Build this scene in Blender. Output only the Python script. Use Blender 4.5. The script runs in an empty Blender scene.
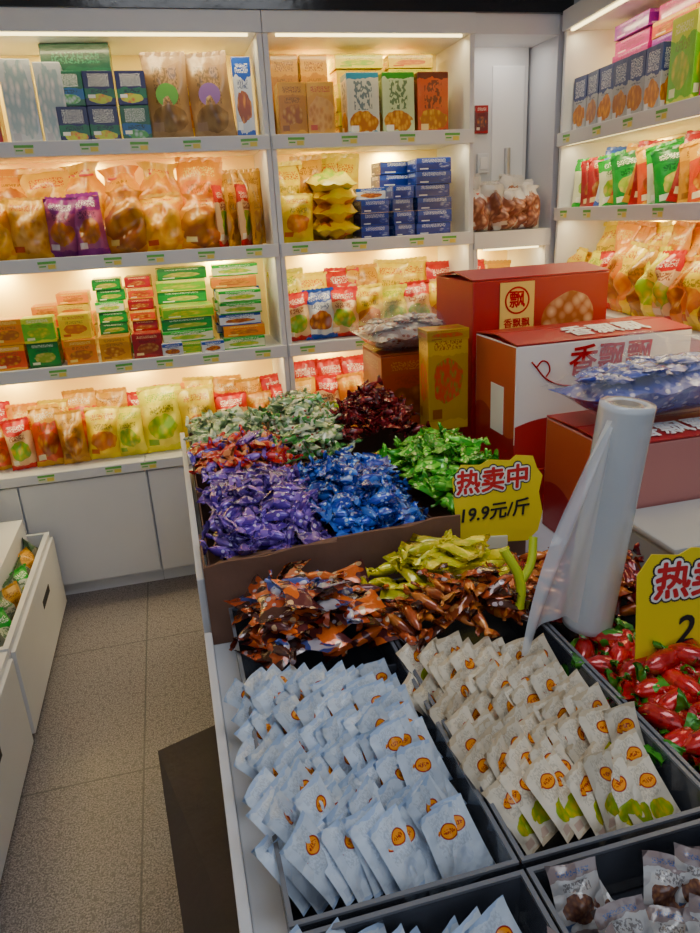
import bpy, bmesh, math, random
from mathutils import Matrix, Vector, Euler
random.seed(7)
C=bpy.context.scene.collection
R=random.uniform
pi=math.pi
# ---------------- materials ----------------
class G:
    def __init__(s,name,rough=.5,spec=.5,coat=0,metal=0):
        m=bpy.data.materials.new(name);m.use_nodes=True;s.m=m;s.t=m.node_tree
        s.b=s.t.nodes['Principled BSDF'];s.b.inputs['Roughness'].default_value=rough
        s.b.inputs['Specular IOR Level'].default_value=spec
        s.b.inputs['Coat Weight'].default_value=coat;s.b.inputs['Metallic'].default_value=metal
        s.b.inputs['Coat Roughness'].default_value=.08
    def n(s,ty,**k):
        x=s.t.nodes.new(ty)
        for a,b in k.items():setattr(x,a,b)
        return x
    def l(s,a,b):s.t.links.new(a,b)
    def put(s,sock,v):
        if isinstance(v,bpy.types.NodeSocket):s.l(v,sock)
        else:
            if isinstance(v,(tuple,list)) and len(v)==3 and sock.type=='RGBA':v=(*v,1)
            sock.default_value=v
    def ma(s,op,a,b=0,c=None):
        x=s.n('ShaderNodeMath',operation=op);s.put(x.inputs[0],a);s.put(x.inputs[1],b)
        if c is not None:s.put(x.inputs[2],c)
        return x.outputs[0]
    def mix(s,f,a,b,bt='MIX'):
        x=s.n('ShaderNodeMix',data_type='RGBA',blend_type=bt);s.put(x.inputs[0],f);s.put(x.inputs[6],a);s.put(x.inputs[7],b)
        return x.outputs[2]
    def col(s,v):s.put(s.b.inputs['Base Color'],v)
    def coord(s,w='Object'):return s.n('ShaderNodeTexCoord').outputs[w]
    def rand(s):return s.n('ShaderNodeObjectInfo').outputs['Random']
    def mapv(s,v,sc,loc=None):
        x=s.n('ShaderNodeVectorMath',operation='MULTIPLY');s.l(v,x.inputs[0]);x.inputs[1].default_value=sc
        o=x.outputs[0]
        if loc is not None:
            y=s.n('ShaderNodeVectorMath',operation='ADD');s.l(o,y.inputs[0]);s.l(loc,y.inputs[1]);o=y.outputs[0]
        return o
    def noise(s,v,sc,det=2):
        x=s.n('ShaderNodeTexNoise');s.l(v,x.inputs['Vector']);x.inputs['Scale'].default_value=sc;x.inputs['Detail'].default_value=det
        return x.outputs[0]
    def bump(s,h,st,d=.01):
        x=s.n('ShaderNodeBump');s.l(h,x.inputs['Height']);x.inputs['Strength'].default_value=st;x.inputs['Distance'].default_value=d
        s.l(x.outputs[0],s.b.inputs['Normal'])
def plain(name,c,rough=.5,var=.06,sc=8,bump=0,**k):
    g=G(name,rough,**k);co=g.coord();nz=g.noise(co,sc,3)
    g.col(g.mix(nz,tuple(x*(1-var) for x in c),tuple(min(1,x*(1+var)) for x in c)))
    if bump:g.bump(g.noise(co,sc*6,3),bump,.004)
    return g.m
def printed(name,base,band,food1,food2,text,rough=.32,band_v=.76,foot=.1,cu=.5,cv=.4,ru=.36,rv=.2,oval=None,coat=.35,ts=.9,fs=7,bp=.35,bt=24):
    g=G(name,rough,coat=coat)
    uv=g.coord('UV');sp=g.n('ShaderNodeSeparateXYZ');g.l(uv,sp.inputs[0]);u,v=sp.outputs[0],sp.outputs[1]
    rd=g.rand()
    def band_m(a,lo,hi):return g.ma('MULTIPLY',g.ma('GREATER_THAN',a,lo),g.ma('LESS_THAN',a,hi))
    ofs=g.n('ShaderNodeCombineXYZ');g.l(g.ma('MULTIPLY',rd,9.),ofs.inputs[0]);g.l(g.ma('MULTIPLY',rd,5.),ofs.inputs[1])
    mv=g.mapv(uv,(1,1,1),ofs.outputs[0])
    wob=g.ma('MULTIPLY',g.ma('SUBTRACT',g.noise(mv,3,2),.5),.45)
    def ell(a,b,c,d,wb=True):
        x=g.ma('DIVIDE',g.ma('SUBTRACT',u,a),c);y=g.ma('DIVIDE',g.ma('SUBTRACT',v,b),d)
        r=g.ma('ADD',g.ma('MULTIPLY',x,x),g.ma('MULTIPLY',y,y))
        if wb:r=g.ma('ADD',r,g.ma('MULTIPLY',wob,4))
        return g.ma('LESS_THAN',r,1)
    c=g.mix(g.ma('MULTIPLY',g.noise(mv,3,2),.6),base,tuple(.5*a+.5*b for a,b in zip(base,band)))
    vb=g.ma('ADD',v,g.ma('MULTIPLY',wob,.5))
    c=g.mix(g.ma('GREATER_THAN',vb,band_v),c,band)
    c=g.mix(g.ma('LESS_THAN',vb,foot),c,band)
    vo=g.n('ShaderNodeTexVoronoi');g.l(mv,vo.inputs['Vector']);vo.inputs['Scale'].default_value=fs
    food=g.mix(g.ma('MULTIPLY',vo.outputs['Distance'],1.6),food1,food2)
    c=g.mix(ell(cu,cv,ru,rv),c,food)
    tm=g.ma('GREATER_THAN',g.noise(g.mapv(mv,(34,40,1)),1,1),.52)
    t1=g.ma('MULTIPLY',band_m(u,.16,.84),band_m(v,band_v+.05,.92))
    c=g.mix(g.ma('MULTIPLY',g.ma('MULTIPLY',tm,t1),ts),c,text)
    t2=g.ma('MULTIPLY',band_m(u,.22,.78),band_m(v,cv+rv+.02,band_v-.03))
    tb=g.ma('GREATER_THAN',g.noise(g.mapv(mv,(bt,bt,1)),1,1),.5)
    c=g.mix(g.ma('MULTIPLY',g.ma('MULTIPLY',tb,t2),ts*.85),c,tuple(.3*a for a in band))
    t3=g.ma('MULTIPLY',band_m(u,.1,.34),band_m(v,foot+.02,foot+.12))
    c=g.mix(g.ma('MULTIPLY',t3,ts),c,text)
    if oval:
        (a,b,p,q,col,rim)=oval
        c=g.mix(ell(a,b,p,q,False),c,rim);c=g.mix(ell(a,b,p*.84,q*.84,False),c,col)
        c=g.mix(g.ma('MULTIPLY',ell(a,b,p*.66,q*.3,False),g.ma('GREATER_THAN',g.noise(g.mapv(mv,(40,30,1)),1,1),.5)),c,rim)
    val=g.n('ShaderNodeHueSaturation');g.l(c,val.inputs['Color']);g.l(g.ma('ADD',g.ma('MULTIPLY',rd,.35),.75),val.inputs['Value']);val.inputs['Saturation'].default_value=1.2
    g.col(val.outputs[0])
    g.bump(g.noise(g.coord(),45,2),bp,.005)
    return g.m
def foil(name,a,b,c3,rough=.2,sc=45,thr=.52,metal=.2,ends=None,bp=.4,lo=.65):
    g=G(name,rough,coat=.8,metal=metal)
    rd=g.rand();ofs=g.n('ShaderNodeCombineXYZ')
    for i,k in enumerate((3.,7.,1.)):g.l(g.ma('MULTIPLY',rd,k),ofs.inputs[i])
    v=g.mapv(g.coord(),(1,1,1),ofs.outputs[0])
    c=g.mix(g.ma('GREATER_THAN',g.noise(v,sc,1),thr),a,b)
    vo=g.n('ShaderNodeTexVoronoi');g.l(v,vo.inputs['Vector']);vo.inputs['Scale'].default_value=sc*1.6
    c=g.mix(g.ma('LESS_THAN',vo.outputs['Distance'],.26),c,c3)
    if ends:
        sp=g.n('ShaderNodeSeparateXYZ');g.l(g.coord('UV'),sp.inputs[0])
        c=g.mix(g.ma('GREATER_THAN',g.ma('ABSOLUTE',g.ma('SUBTRACT',sp.outputs[1],.5)),.27),c,ends)
    h=g.n('ShaderNodeHueSaturation');g.l(c,h.inputs['Color']);g.l(g.ma('ADD',g.ma('MULTIPLY',rd,.6),lo),h.inputs['Value'])
    g.col(h.outputs[0]);g.bump(g.noise(v,80,2),bp,.004)
    return g.m
def emis(name,c,st):
    g=G(name);g.b.inputs['Emission Color'].default_value=(*c,1);g.b.inputs['Emission Strength'].default_value=st;g.col(c);return g.m
def clear(name,c,rough,alpha,sc=(30,30,4),bs=.3):
    g=G(name,rough,coat=.5);g.col(g.mix(g.noise(g.coord(),12,2),c,tuple(x*.93 for x in c)));g.b.inputs['Alpha'].default_value=alpha
    g.bump(g.noise(g.mapv(g.coord(),sc),1,2),bs,.005);return g.m
white=plain('white_laminate',(.68,.69,.72),.4,.03)
backp=plain('shelf_back_panel',(.96,.76,.3),.5,.03)  # near-white panel; warm shelf glow is put into its yellow base colour
pale=plain('pale_panel',(.8,.8,.8),.5,.03)
fasc=plain('black_gloss_fascia',(.012,.012,.015),.15,.2,3,bump=.3)
wallm=plain('painted_wall',(.66,.66,.66),.7,.04,3)
doorm=plain('painted_door',(.66,.66,.66),.5,.04)
steel=plain('brushed_steel',(.5,.5,.5),.3,.1,metal=1)
card_in=plain('brown_cardboard',(.17,.082,.052),.75,.35,9,bump=.25)
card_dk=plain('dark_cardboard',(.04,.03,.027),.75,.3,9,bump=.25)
traym=clear('smoky_plastic',(.10,.11,.14),.2,.75)
rimm=plain('grey_plastic_rim',(.16,.17,.2),.3,.08)
film=clear('cling_film',(.72,.77,.82),.16,.72,(6,6,60),.15)
film2=clear('loose_film',(.85,.9,.95),.15,.6)
wrap=clear('clear_bag_film',(.8,.85,.9),.08,.12)
warm=(1,.74,.22)
ledm=emis('warm_led',(1,.8,.35),5)
dark=plain('hole_shade',(.02,.02,.02),.8)  # near-black colour painting the shade inside a hole
black_ink=plain('black_ink',(.01,.01,.01),.6)
red_ink=plain('red_ink',(.6,.01,.015),.5)
dred_ink=plain('dark_red_ink',(.42,.002,.006),.9,spec=.1)
white_ink=plain('white_ink',(.9,.88,.84),.5)
yellow_card=plain('yellow_card',(.85,.66,.02),.45,.04)
lime=plain('lime_plastic',(.5,.62,.02),.35,.1)
tag_w=plain('tag_white',(.7,.7,.5),.4);tag_g=plain('tag_green',(.12,.45,.06),.4);tag_y=plain('tag_yellow',(.8,.65,.08),.4)
gf=G('granite_floor',.38);co=gf.coord()
n1=gf.noise(co,230,2);n2=gf.noise(co,75,3);n3=gf.noise(co,1.2,2)
cr=gf.n('ShaderNodeValToRGB');gf.l(n1,cr.inputs[0]);e=cr.color_ramp.elements;e[0].position=.34;e[0].color=(.065,.058,.06,1);e[1].position=.66;e[1].color=(.39,.345,.345,1)
cc=gf.mix(gf.ma('GREATER_THAN',n2,.6),cr.outputs[0],(.135,.118,.12));cc=gf.mix(gf.ma('MULTIPLY',n3,.35),cc,(.12,.105,.105))
bk=gf.n('ShaderNodeTexBrick',offset=0,squash=1)
mp=gf.n('ShaderNodeMapping');gf.l(co,mp.inputs[0]);mp.inputs['Location'].default_value=(.246,-.35,0);gf.l(mp.outputs[0],bk.inputs['Vector'])
for k,v in(('Scale',1),('Mortar Size',.003),('Brick Width',.7),('Row Height',.7),('Mortar Smooth',.2)):bk.inputs[k].default_value=v
cc=gf.mix(gf.ma('MULTIPLY',bk.outputs['Fac'],.7),cc,(.05,.05,.05));gf.col(cc)
# ---------------- mesh builders ----------------
def mk(name,vs,fs,mats=(),mi=None,uvs=None,smooth=False):
    me=bpy.data.meshes.new(name);me.from_pydata(vs,[],fs)
    for m in mats:me.materials.append(m)
    if mi:
        for p,i in zip(me.polygons,mi):p.material_index=i
    if uvs:
        ul=me.uv_layers.new(name='UVMap')
        for p in me.polygons:
            for li,vi in zip(p.loop_indices,p.vertices):
                ul.data[li].uv=uvs[vi]
    if smooth:
        for p in me.polygons:p.use_smooth=True
    me.update();return me
def ob(name,me,loc=(0,0,0),rot=(0,0,0),parent=None,label=None,cat=None,group=None,kind=None):
    o=bpy.data.objects.new(name,me);o.location=loc;o.rotation_euler=rot
    if parent:o.parent=parent
    if label:o['label']=label
    if cat:o['category']=cat
    if group:o['group']=group
    if kind:o['kind']=kind
    C.objects.link(o);return o
def boxm(name,x0,x1,y0,y1,z0,z1,mats,bev=.0015):
    if not isinstance(mats,(list,tuple)):mats=[mats]
    bm=bmesh.new();uvl=bm.loops.layers.uv.new('UVMap')
    v=[bm.verts.new(p) for p in((x0,y0,z0),(x1,y0,z0),(x1,y1,z0),(x0,y1,z0),(x0,y0,z1),(x1,y0,z1),(x1,y1,z1),(x0,y1,z1))]
    for q,i in(((0,1,5,4),0),((2,3,7,6),0),((3,0,4,7),1),((1,2,6,5),1),((4,5,6,7),2),((3,2,1,0),2)):
        f=bm.faces.new([v[k] for k in q]);f.material_index=min(i,len(mats)-1)
        for lp,t in zip(f.loops,((0,0),(1,0),(1,1),(0,1))):lp[uvl].uv=t
    if bev:bmesh.ops.bevel(bm,geom=bm.edges[:],offset=bev,segments=2,affect='EDGES',profile=.6)
    me=bpy.data.meshes.new(name)
    for m in mats:me.materials.append(m)
    bm.to_mesh(me);bm.free();return me
def pillow(w,h,d,mat,seed=0,nx=8,nz=10,wr=.12,bottom=0.,crimp=.06,pinch=0.,gather=False,name='bag'):
    rg=random.Random(seed);vs=[];uv=[];fs=[]
    ph=[rg.uniform(0,6) for _ in range(6)];am=[rg.uniform(.4,1) for _ in range(6)]
    def th(u,v):
        a=max(0,1-(2*u-1)**2)**.55
        vv=(v-crimp)/(1-2*crimp)
        if gather:
            if v>.86:return a*d*.12
            return a*d*.5*(min(1,v*9)**.5)*(1 if v<.6 else max(.22,1-((v-.6)/.3)**2))
        if vv<=0 or vv>=1:return 0
        b=min(1,(vv*(1-vv)*4))**.5
        if bottom:b=(1-vv)**.6*min(1,vv*12)*(1+bottom*.2)
        return a*b*d*.5
    def side(s):
        for j in range(nz+1):
            for i in range(nx+1):
                u=i/nx;v=j/nz
                edge=(i in(0,nx) or j in(0,nz))
                t=th(u,v);k=wr*d*(am[0]*math.sin(9*u+5*v+ph[0])+am[1]*math.sin(13*v-7*u+ph[1])+am[2]*math.sin(21*u+ph[2])*abs(2*v-1))
                if edge and not(gather and j==nz):t=0
                x=(u-.5)*w
                if gather:
                    x*=(1-.06*(1-v)) if v<.6 else (1-.5*min(1,((v-.6)/.28))**1.5+(.0 if v<.88 else .35*(v-.88)/.12))
                    if v>.78:k+=d*.12*math.sin(u*30+ph[3])
                else:x*=1-.07*(1-(2*v-1)**4)+pinch*((2*v-1)**2-.5)
                ff=math.sin(u*22+ph[3])*d*.06*(abs(2*v-1)>.85)
                y=-s*t+(k*(t/(d*.5)) if not edge else 0)*(-s)+ff+am[3]*d*.12*math.sin(3*v+ph[4])
                z=v*h+am[4]*h*.02*math.sin(5*u+ph[5])*v
                vs.append((x,y,z));uv.append((u if s>0 else 1-u,v))
    side(1);side(-1);Wd=nx+1;o=Wd*(nz+1)
    for j in range(nz):
        for i in range(nx):
            a=j*Wd+i;fs.append((a,a+1,a+Wd+1,a+Wd));fs.append((o+a,o+a+Wd,o+a+Wd+1,o+a+1))
    return mk(name,vs,fs,[mat],uvs=uv,smooth=True)
def sealm(w,t,mat):
    n=14;vs=[];fs=[]
    for s in(-1,1):
        for i in range(n+1):
            x=(i/n-.5)*w;vs.append((x,s*.0012,0));vs.append((x,s*.0012+.0015*math.sin(i*2),t+(.003 if i%2 else 0)))
    for s in range(2):
        for i in range(n):
            a=s*(2*n+2)+2*i;fs.append((a,a+2,a+3,a+1) if s==0 else (a+1,a+3,a+2,a))
    return mk('sealed_top',vs,fs,[mat])
def tiem(w,mat):
    S=14;vs=[];fs=[]
    for k,(r,z) in enumerate(((w*.25,-.004),(w*.262,0),(w*.25,.004))):
        for i in range(S):
            a=2*pi*i/S;vs.append((r*math.cos(a),r*.3*math.sin(a),z))
    for k in range(2):
        for i in range(S):
            a=k*S+i;b=k*S+(i+1)%S;fs.append((a,b,b+S,a+S))
    return mk('tie',vs,fs,[mat],smooth=True)
def twist(L,r,mat,seed=0,fan=1.7,S=12):
    rg=random.Random(seed);prof=[(-.5,fan,.2),(-.42,fan*.8,.25),(-.33,.32,.6),(-.28,.6,.85),(-.16,.97,1),(0,1.04,1),(.16,.97,1),(.28,.6,.85),(.33,.32,.6),(.42,fan*.8,.25),(.5,fan,.2)]
    vs=[];fs=[];uv=[];tw=rg.uniform(0,3)
    for k,(x,q,fl) in enumerate(prof):
        for i in range(S):
            a=2*pi*i/S;e=abs(x)>.35;rr=r*q*(1+(.08*rg.uniform(-1,1) if e else .09*rg.uniform(-1,1)))
            ang=tw if x<0 else tw+1.2
            y,z=rr*math.cos(a),rr*math.sin(a)*fl+(r*.22*math.cos(5*a) if e else 0)
            if e:y,z=y*math.cos(ang)-z*math.sin(ang),y*math.sin(ang)+z*math.cos(ang)
            vs.append((x*L+(rg.uniform(-.02,.02)*L if k in(0,10) else 0),y,z));uv.append((i/S,k/10))
    for k in range(10):
        for i in range(S):
            a=k*S+i;b=k*S+(i+1)%S;fs.append((a,b,b+S,a+S))
    return mk('candy',vs,fs,[mat],uvs=uv,smooth=True)
def lathe(name,prof,S,mats):
    vs=[];fs=[]
    for r,z in prof:
        for i in range(S):
            a=2*pi*i/S;vs.append((r*math.cos(a),r*math.sin(a),z))
    n=len(prof)
    for k in range(n):
        for i in range(S):
            a=k*S+i;b=k*S+(i+1)%S;k2=((k+1)%n)*S
            fs.append((a,b,k2+(i+1)%S,k2+i))
    return mk(name,vs,fs,mats,smooth=True)
def cubes(name,L,mat):
    bm=bmesh.new()
    for a,b_,c,d,e,f in L:
        m=bmesh.ops.create_cube(bm,size=1)
        for v in m['verts']:v.co=Vector((a+(v.co.x+.5)*(b_-a),c+(v.co.y+.5)*(d-c),e+(v.co.z+.5)*(f-e)))
    me=bpy.data.meshes.new(name);me.materials.append(mat);bm.to_mesh(me);bm.free();return me
def openbox(name,x0,x1,y0,y1,z0,z1,t,mat):
    return cubes(name,[(x0,x1,y0,y1,z0,z0+t),(x0,x0+t,y0,y1,z0+t,z1),(x1-t,x1,y0,y1,z0+t,z1),(x0+t,x1-t,y0,y0+t,z0+t,z1),(x0+t,x1-t,y1-t,y1,z0+t,z1)],mat)
def frame_m(name,x0,x1,y0,y1,z0,z1,t,mat):
    return cubes(name,[(x0,x0+t,y0,y1,z0,z1),(x1-t,x1,y0,y1,z0,z1),(x0+t,x1-t,y0,y0+t,z0,z1),(x0+t,x1-t,y1-t,y1,z0,z1)],mat)
def textm(s,size,mat,ext=.0005,bold=0,shear=0,nb=8,ls=1,sy=1):
    cu=bpy.data.curves.new('t','FONT');cu.body=s;cu.size=size;cu.extrude=ext;cu.shear=shear;cu.space_line=ls
    cu.align_x='CENTER';cu.align_y='CENTER';cu.resolution_u=3
    o=bpy.data.objects.new('t',cu);C.objects.link(o);bpy.context.view_layer.update()
    me=bpy.data.meshes.new_from_object(o.evaluated_get(bpy.context.evaluated_depsgraph_get()))
    bpy.data.objects.remove(o)
    if sy!=1:
        for v in me.vertices:v.co.y*=sy
    if bold:
        vs=[];fs=[];bv=[tuple(v.co) for v in me.vertices];bf=[tuple(p.vertices) for p in me.polygons]
        for k in range(nb):
            a=2*pi*k/nb;dx,dy=bold*math.cos(a),bold*math.sin(a);n=len(vs)
            vs+=[(x+dx,y+dy,z+k*1e-6) for x,y,z in bv];fs+=[tuple(i+n for i in f) for f in bf]
        me=bpy.data.meshes.new('lettering');me.from_pydata(vs,[],fs)
    me.materials.clear();me.materials.append(mat);return me
# ---------------- room ----------------
def st(name,x0,x1,y0,y1,z0,z1,m):return ob(name,boxm(name,x0,x1,y0,y1,z0,z1,m,0),kind='structure')
st('floor',-1.7,2.5,-1.5,3.4,-.05,0,gf.m)
st('wall_back',-1.7,2.5,3.4,3.45,0,2.8,wallm)
st('wall_left',-1.75,-1.7,-1.5,3.4,0,2.8,wallm)
st('wall_right',2.5,2.55,-1.5,3.4,0,2.8,wallm)
st('ceiling',-1.75,2.55,-1.5,3.45,2.8,2.85,wallm)
dr=ob('door_1',boxm('door',1.30,1.64,3.1,3.14,1.402,2.14,doorm,.003),kind='structure')
ob('handle',boxm('handle',1.53,1.55,3.07,3.10,1.62,1.74,steel,.004),parent=dr)
ob('door_panel',boxm('dp',1.47,1.62,3.093,3.101,1.5,2.06,pale,.003),parent=dr)
sw=ob('switch_box',boxm('switch_box',1.40,1.455,3.085,3.0995,1.64,1.72,white,.004),label='small white wall switch box beside a recessed door',cat='switch')
ob('cover',boxm('cover',1.41,1.445,3.079,3.085,1.655,1.705,pale,.002),parent=sw)
ob('notice_card',boxm('notice',1.39,1.45,3.09,3.0995,1.80,1.91,printed('notice_print',(.12,.04,.04),(.3,.05,.05),(.5,.2,.1),(.1,.05,.05),(.7,.6,.5)),.001),label='small dark red notice card on the recessed door',cat='notice')
# ---------------- shelving ----------------
BACK=(Vector((0,2.88,0)),0.)
th=math.radians(-96.2)
RIGHT=(Vector((1.655,2.86,0)),th)
def W(fr,x,y,z):
    o,a=fr;return(o.x+x*math.cos(a)-y*math.sin(a),o.y+x*math.sin(a)+y*math.cos(a),z)
def alamp(name,w,h,e,c,loc,rot):
    L=bpy.data.lights.new(name,'AREA');L.shape='RECTANGLE';L.size=w;L.size_y=h;L.energy=e;L.color=c
    return ob(name,L,loc,rot)
def unit(fr,x0,x1,zs,ztop,dep,zbot,label,power=3.,name='shelving_unit',lx0=None):
    o,a=fr
    e=ob(name,None,(o.x,o.y,0),(0,0,a),label=label,cat='shelf')
    ob('side_panel',boxm('side',x0,x0+.02,0,dep,zbot,ztop,white),parent=e)
    ob('side_panel',boxm('side',x1-.02,x1,0,dep,zbot,ztop,white),parent=e)
    ob('back_panel',boxm('back',x0+.02,x1-.02,dep-.012,dep,zbot,ztop,backp),parent=e)
    ob('top_panel',boxm('top',x0,x1,-.01,dep,ztop,ztop+.07,white),parent=e)
    for z in zs:
        s=ob('shelf',boxm('shelf',x0+.02,x1-.02,0,dep-.012,z-.035,z,white),parent=e)
        ob('shelf_lip',boxm('lip',x0+.004,x1-.004,-.014,0,z-.045,z+.006,white,.003),parent=s)
    xa=x0 if lx0 is None else lx0
    n=max(1,round((x1-xa)/.42));sw_=(x1-xa)/n
    for z in sorted(zs)+[ztop]:
        zz=z-.035 if z!=ztop else z
        ob('light_strip',boxm('led',x0+.05,x1-.05,.004,.016,zz-.008,zz-.0005,ledm,0),parent=e)
        if zz<.7:continue
        for i in range(n):
            alamp('shelf_lamp',.08,.03,power*1.5*sw_,warm,W(fr,xa+(i+.5)*sw_+R(-.06,.06),dep-.05,zz-.012),(math.radians(14),0,a))
        alamp('shelf_lamp',(x1-xa)-.08,.02,power*.6*(x1-xa),(1,.82,.44),W(fr,(x0+x1)/2,.035,zz-.01),(math.radians(15),0,a))
S1,S2,S3,S4=1.79,1.40,1.0,.585
unit(BACK,-1.3,.46,[S1,S2,S3],2.13,.37,.62,'tall white shelving with warm lit bays full of snacks',3.4)
unit(BACK,.462,1.29,[S1,S2,S3],2.13,.37,.62,'narrower white lit shelving unit beside the recessed door',3.4)
unit(BACK,1.292,1.65,[S3],1.33,.37,.62,'low narrow white shelving under the recessed door',3.)
ob('partition_panel',boxm('panel',1.655,1.68,2.89,3.32,0,2.2,white),label='white upright partition panel at the corner of the shelving',cat='panel')
unit(RIGHT,.02,1.6,[1.76,1.475,1.09],2.13,.38,.3,'white side shelving with warm lights and packaged snacks',2.8)
st('trim_1',-1.7,1.70,2.86,2.9,2.20,2.8,fasc)
st('trim_2',1.29,1.655,2.88,3.2,2.13,2.2,white)
def basecab(x0,x1,label):
    b=ob('base_cabinet',boxm('body',x0,x1,2.90,3.25,.06,S4-.04,white),label=label,cat='cabinet')
    ob('toe_kick',boxm('kick',x0,x1,2.93,3.2,0,.06,white),parent=b)
    ob('counter',boxm('counter',x0,x1,2.865,3.25,S4-.04,S4,white,.003),parent=b)
    n=3 if x1-x0>1.2 else 2;w=(x1-x0)/n
    for i in range(n):ob('door',boxm('door',x0+i*w+.004,x0+(i+1)*w-.004,2.882,2.90,.075,S4-.05,white,.002),parent=b)
basecab(-1.68,-.175,'white base cabinet with plain doors under lit shelves')
basecab(-.173,.63,'white base cabinet beside the candy display table')
basecab(.632,1.29,'white base cabinet hidden behind the candy display table')
ob('back_board',boxm('bb',-1.3,1.29,3.235,3.25,S4,.62,backp),label='pale board behind the cabinet counter',cat='panel')
tv=[];tf=[];tm_=[]
def q(x0,x1,z0,z1,y,m):
    i=len(tv);tv.extend([(x0,y,z0),(x1,y,z0),(x1,y,z1),(x0,y,z1)]);tf.append((i,i+1,i+2,i+3));tm_.append(m)
q(-.032,.032,0,.03,0,0);q(-.032,.032,.021,.03,-.0005,1);q(.002,.028,.003,.018,-.0005,2);q(-.028,-.004,.010,.015,-.0005,1)
tagme=mk('price_tag',tv,tf,[tag_w,tag_g,tag_y],tm_)
def tags(fr,xs,z):
    for x in xs:
        p=W(fr,x+R(-.02,.02),-.0146,z-.036)
        ob('price_tag',tagme,p,(0,R(-.03,.03),fr[1]),label='small green and yellow price tag on shelf edge',cat='price tag',group='price tags on shelf edges')
for z in(S1,S2,S3):
    tags(BACK,[-.42,-.18,-.02,.16,.36],z);tags(BACK,[.56,.78,1.02,1.18],z)
for x in(-.56,-.3,-.16,.05,.3):ob('price_tag',tagme,(x,2.8645,S4-.036),label='small green and yellow price tag on shelf edge',cat='price tag',group='price tags on shelf edges')
for z in(1.76,1.475):tags(RIGHT,[.12,.35,.6,.8],z)
# ---------------- product prints ----------------
K=dict
Pm={}
def pr(k,*a,**kw):Pm[k]=printed('print_'+k,*a,**kw);return Pm[k]
pr('orange',(.85,.22,.012),(.85,.32,.02),(.85,.4,.04),(.45,.13,.015),(.95,.8,.3))
pr('bun',(.9,.4,.04),(.85,.3,.03),(.9,.45,.06),(.4,.1,.01),(.9,.75,.3),band_v=.86,ru=.5,rv=.38,fs=3.2)
pr('bread',(.8,.28,.03),(.85,.5,.12),(.65,.18,.02),(.9,.5,.12),(.6,.04,.02),band_v=.84,ru=.5,rv=.4,fs=4.5)
pr('purple',(.45,.15,.28),(.26,.05,.24),(.75,.35,.1),(.5,.2,.1),(.9,.8,.8))
pr('tan',(.8,.42,.12),(.85,.5,.15),(.5,.18,.05),(.85,.5,.2),(.6,.05,.02),ru=.45,rv=.32)
pr('red',(.7,.025,.02),(.8,.4,.04),(.8,.5,.15),(.4,.06,.02),(.95,.85,.6))
pr('redgreen',(.78,.6,.35),(.62,.025,.02),(.7,.42,.1),(.2,.4,.05),(.9,.85,.7))
pr('green',(.02,.27,.04),(.01,.17,.03),(.75,.55,.2),(.3,.4,.08),(.85,.9,.7))
pr('lightgreen',(.13,.5,.06),(.65,.75,.15),(.8,.65,.15),(.3,.5,.06),(.9,.9,.6))
pr('yellow',(.9,.6,.03),(.9,.7,.1),(.85,.4,.04),(.65,.18,.02),(.6,.08,.02))
pr('lemon',(.9,.78,.2),(.8,.72,.06),(.85,.68,.14),(.3,.5,.06),(.2,.4,.05))
pr('whitegreen',(.8,.78,.6),(.06,.4,.07),(.8,.55,.15),(.25,.45,.08),(.9,.9,.8))
pr('muted',(.35,.33,.26),(.08,.16,.07),(.35,.25,.12),(.12,.15,.06),(.5,.5,.45))
pr('whiteblue',(.72,.74,.76),(.03,.09,.45),(.85,.36,.08),(.3,.08,.03),(.9,.9,.9))
pr('navy',(.008,.02,.2),(.015,.05,.35),(.35,.4,.6),(.02,.04,.3),(.7,.75,.85),band_v=.6,foot=.1,ru=.16,cu=.8)
pr('maroon',(.3,.015,.02),(.4,.03,.03),(.6,.35,.15),(.3,.08,.04),(.85,.7,.4))
pr('brown',(.5,.23,.06),(.7,.4,.12),(.7,.46,.18),(.35,.12,.03),(.25,.1,.03))
pr('kraft',(.34,.22,.13),(.38,.26,.16),(.12,.07,.05),(.25,.16,.09),(.3,.2,.15),cv=.25,ru=.4,rv=.16,band_v=.9)
pr('calligraphy',(.68,.66,.55),(.1,.3,.45),(.8,.5,.12),(.4,.14,.03),(.85,.85,.8),cv=.22,ru=.46,rv=.17,band_v=.9,foot=.04,bt=11,fs=9)
pr('calligraphy_green',(.6,.68,.45),(.06,.25,.04),(.8,.5,.12),(.4,.14,.03),(.85,.85,.8),cv=.22,ru=.46,rv=.17,band_v=.9,foot=.04,bt=11,fs=9)
pr('calligraphy_red',(.65,.1,.03),(.12,.03,.02),(.8,.5,.12),(.4,.14,.03),(.85,.7,.4),cv=.22,ru=.46,rv=.17,band_v=.9,foot=.04,bt=11,fs=9)
pr('cookiebox',(.5,.5,.5),(.05,.07,.2),(.9,.42,.06),(.5,.16,.02),(.8,.8,.85),cv=.3,ru=.46,rv=.2,band_v=.58,foot=.05)
pr('magenta',(.55,.02,.22),(.7,.12,.36),(.6,.08,.3),(.4,.02,.15),(.9,.7,.7))
pr('violet',(.25,.03,.34),(.45,.1,.5),(.5,.08,.3),(.2,.05,.3),(.9,.7,.8))
pr('floral',(.5,.53,.57),(.5,.52,.56),(.68,.62,.62),(.3,.38,.42),(.4,.4,.45),band_v=.97,foot=.02,cv=.5,ru=.48,rv=.48)
pr('quad',(.02,.16,.06),(.02,.02,.09),(.7,.08,.06),(.5,.6,.08),(.85,.85,.8),foot=.2,ts=1,band_v=.5,cv=.2,rv=.14)
pr('quadblue',(.03,.12,.36),(.02,.1,.05),(.5,.55,.6),(.1,.3,.1),(.85,.85,.8),foot=.2,ts=1,band_v=.5,cv=.2,rv=.14)
pr('dkgreen',(.01,.09,.04),(.01,.06,.03),(.02,.12,.06),(.01,.07,.03),(.05,.2,.1))
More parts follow.
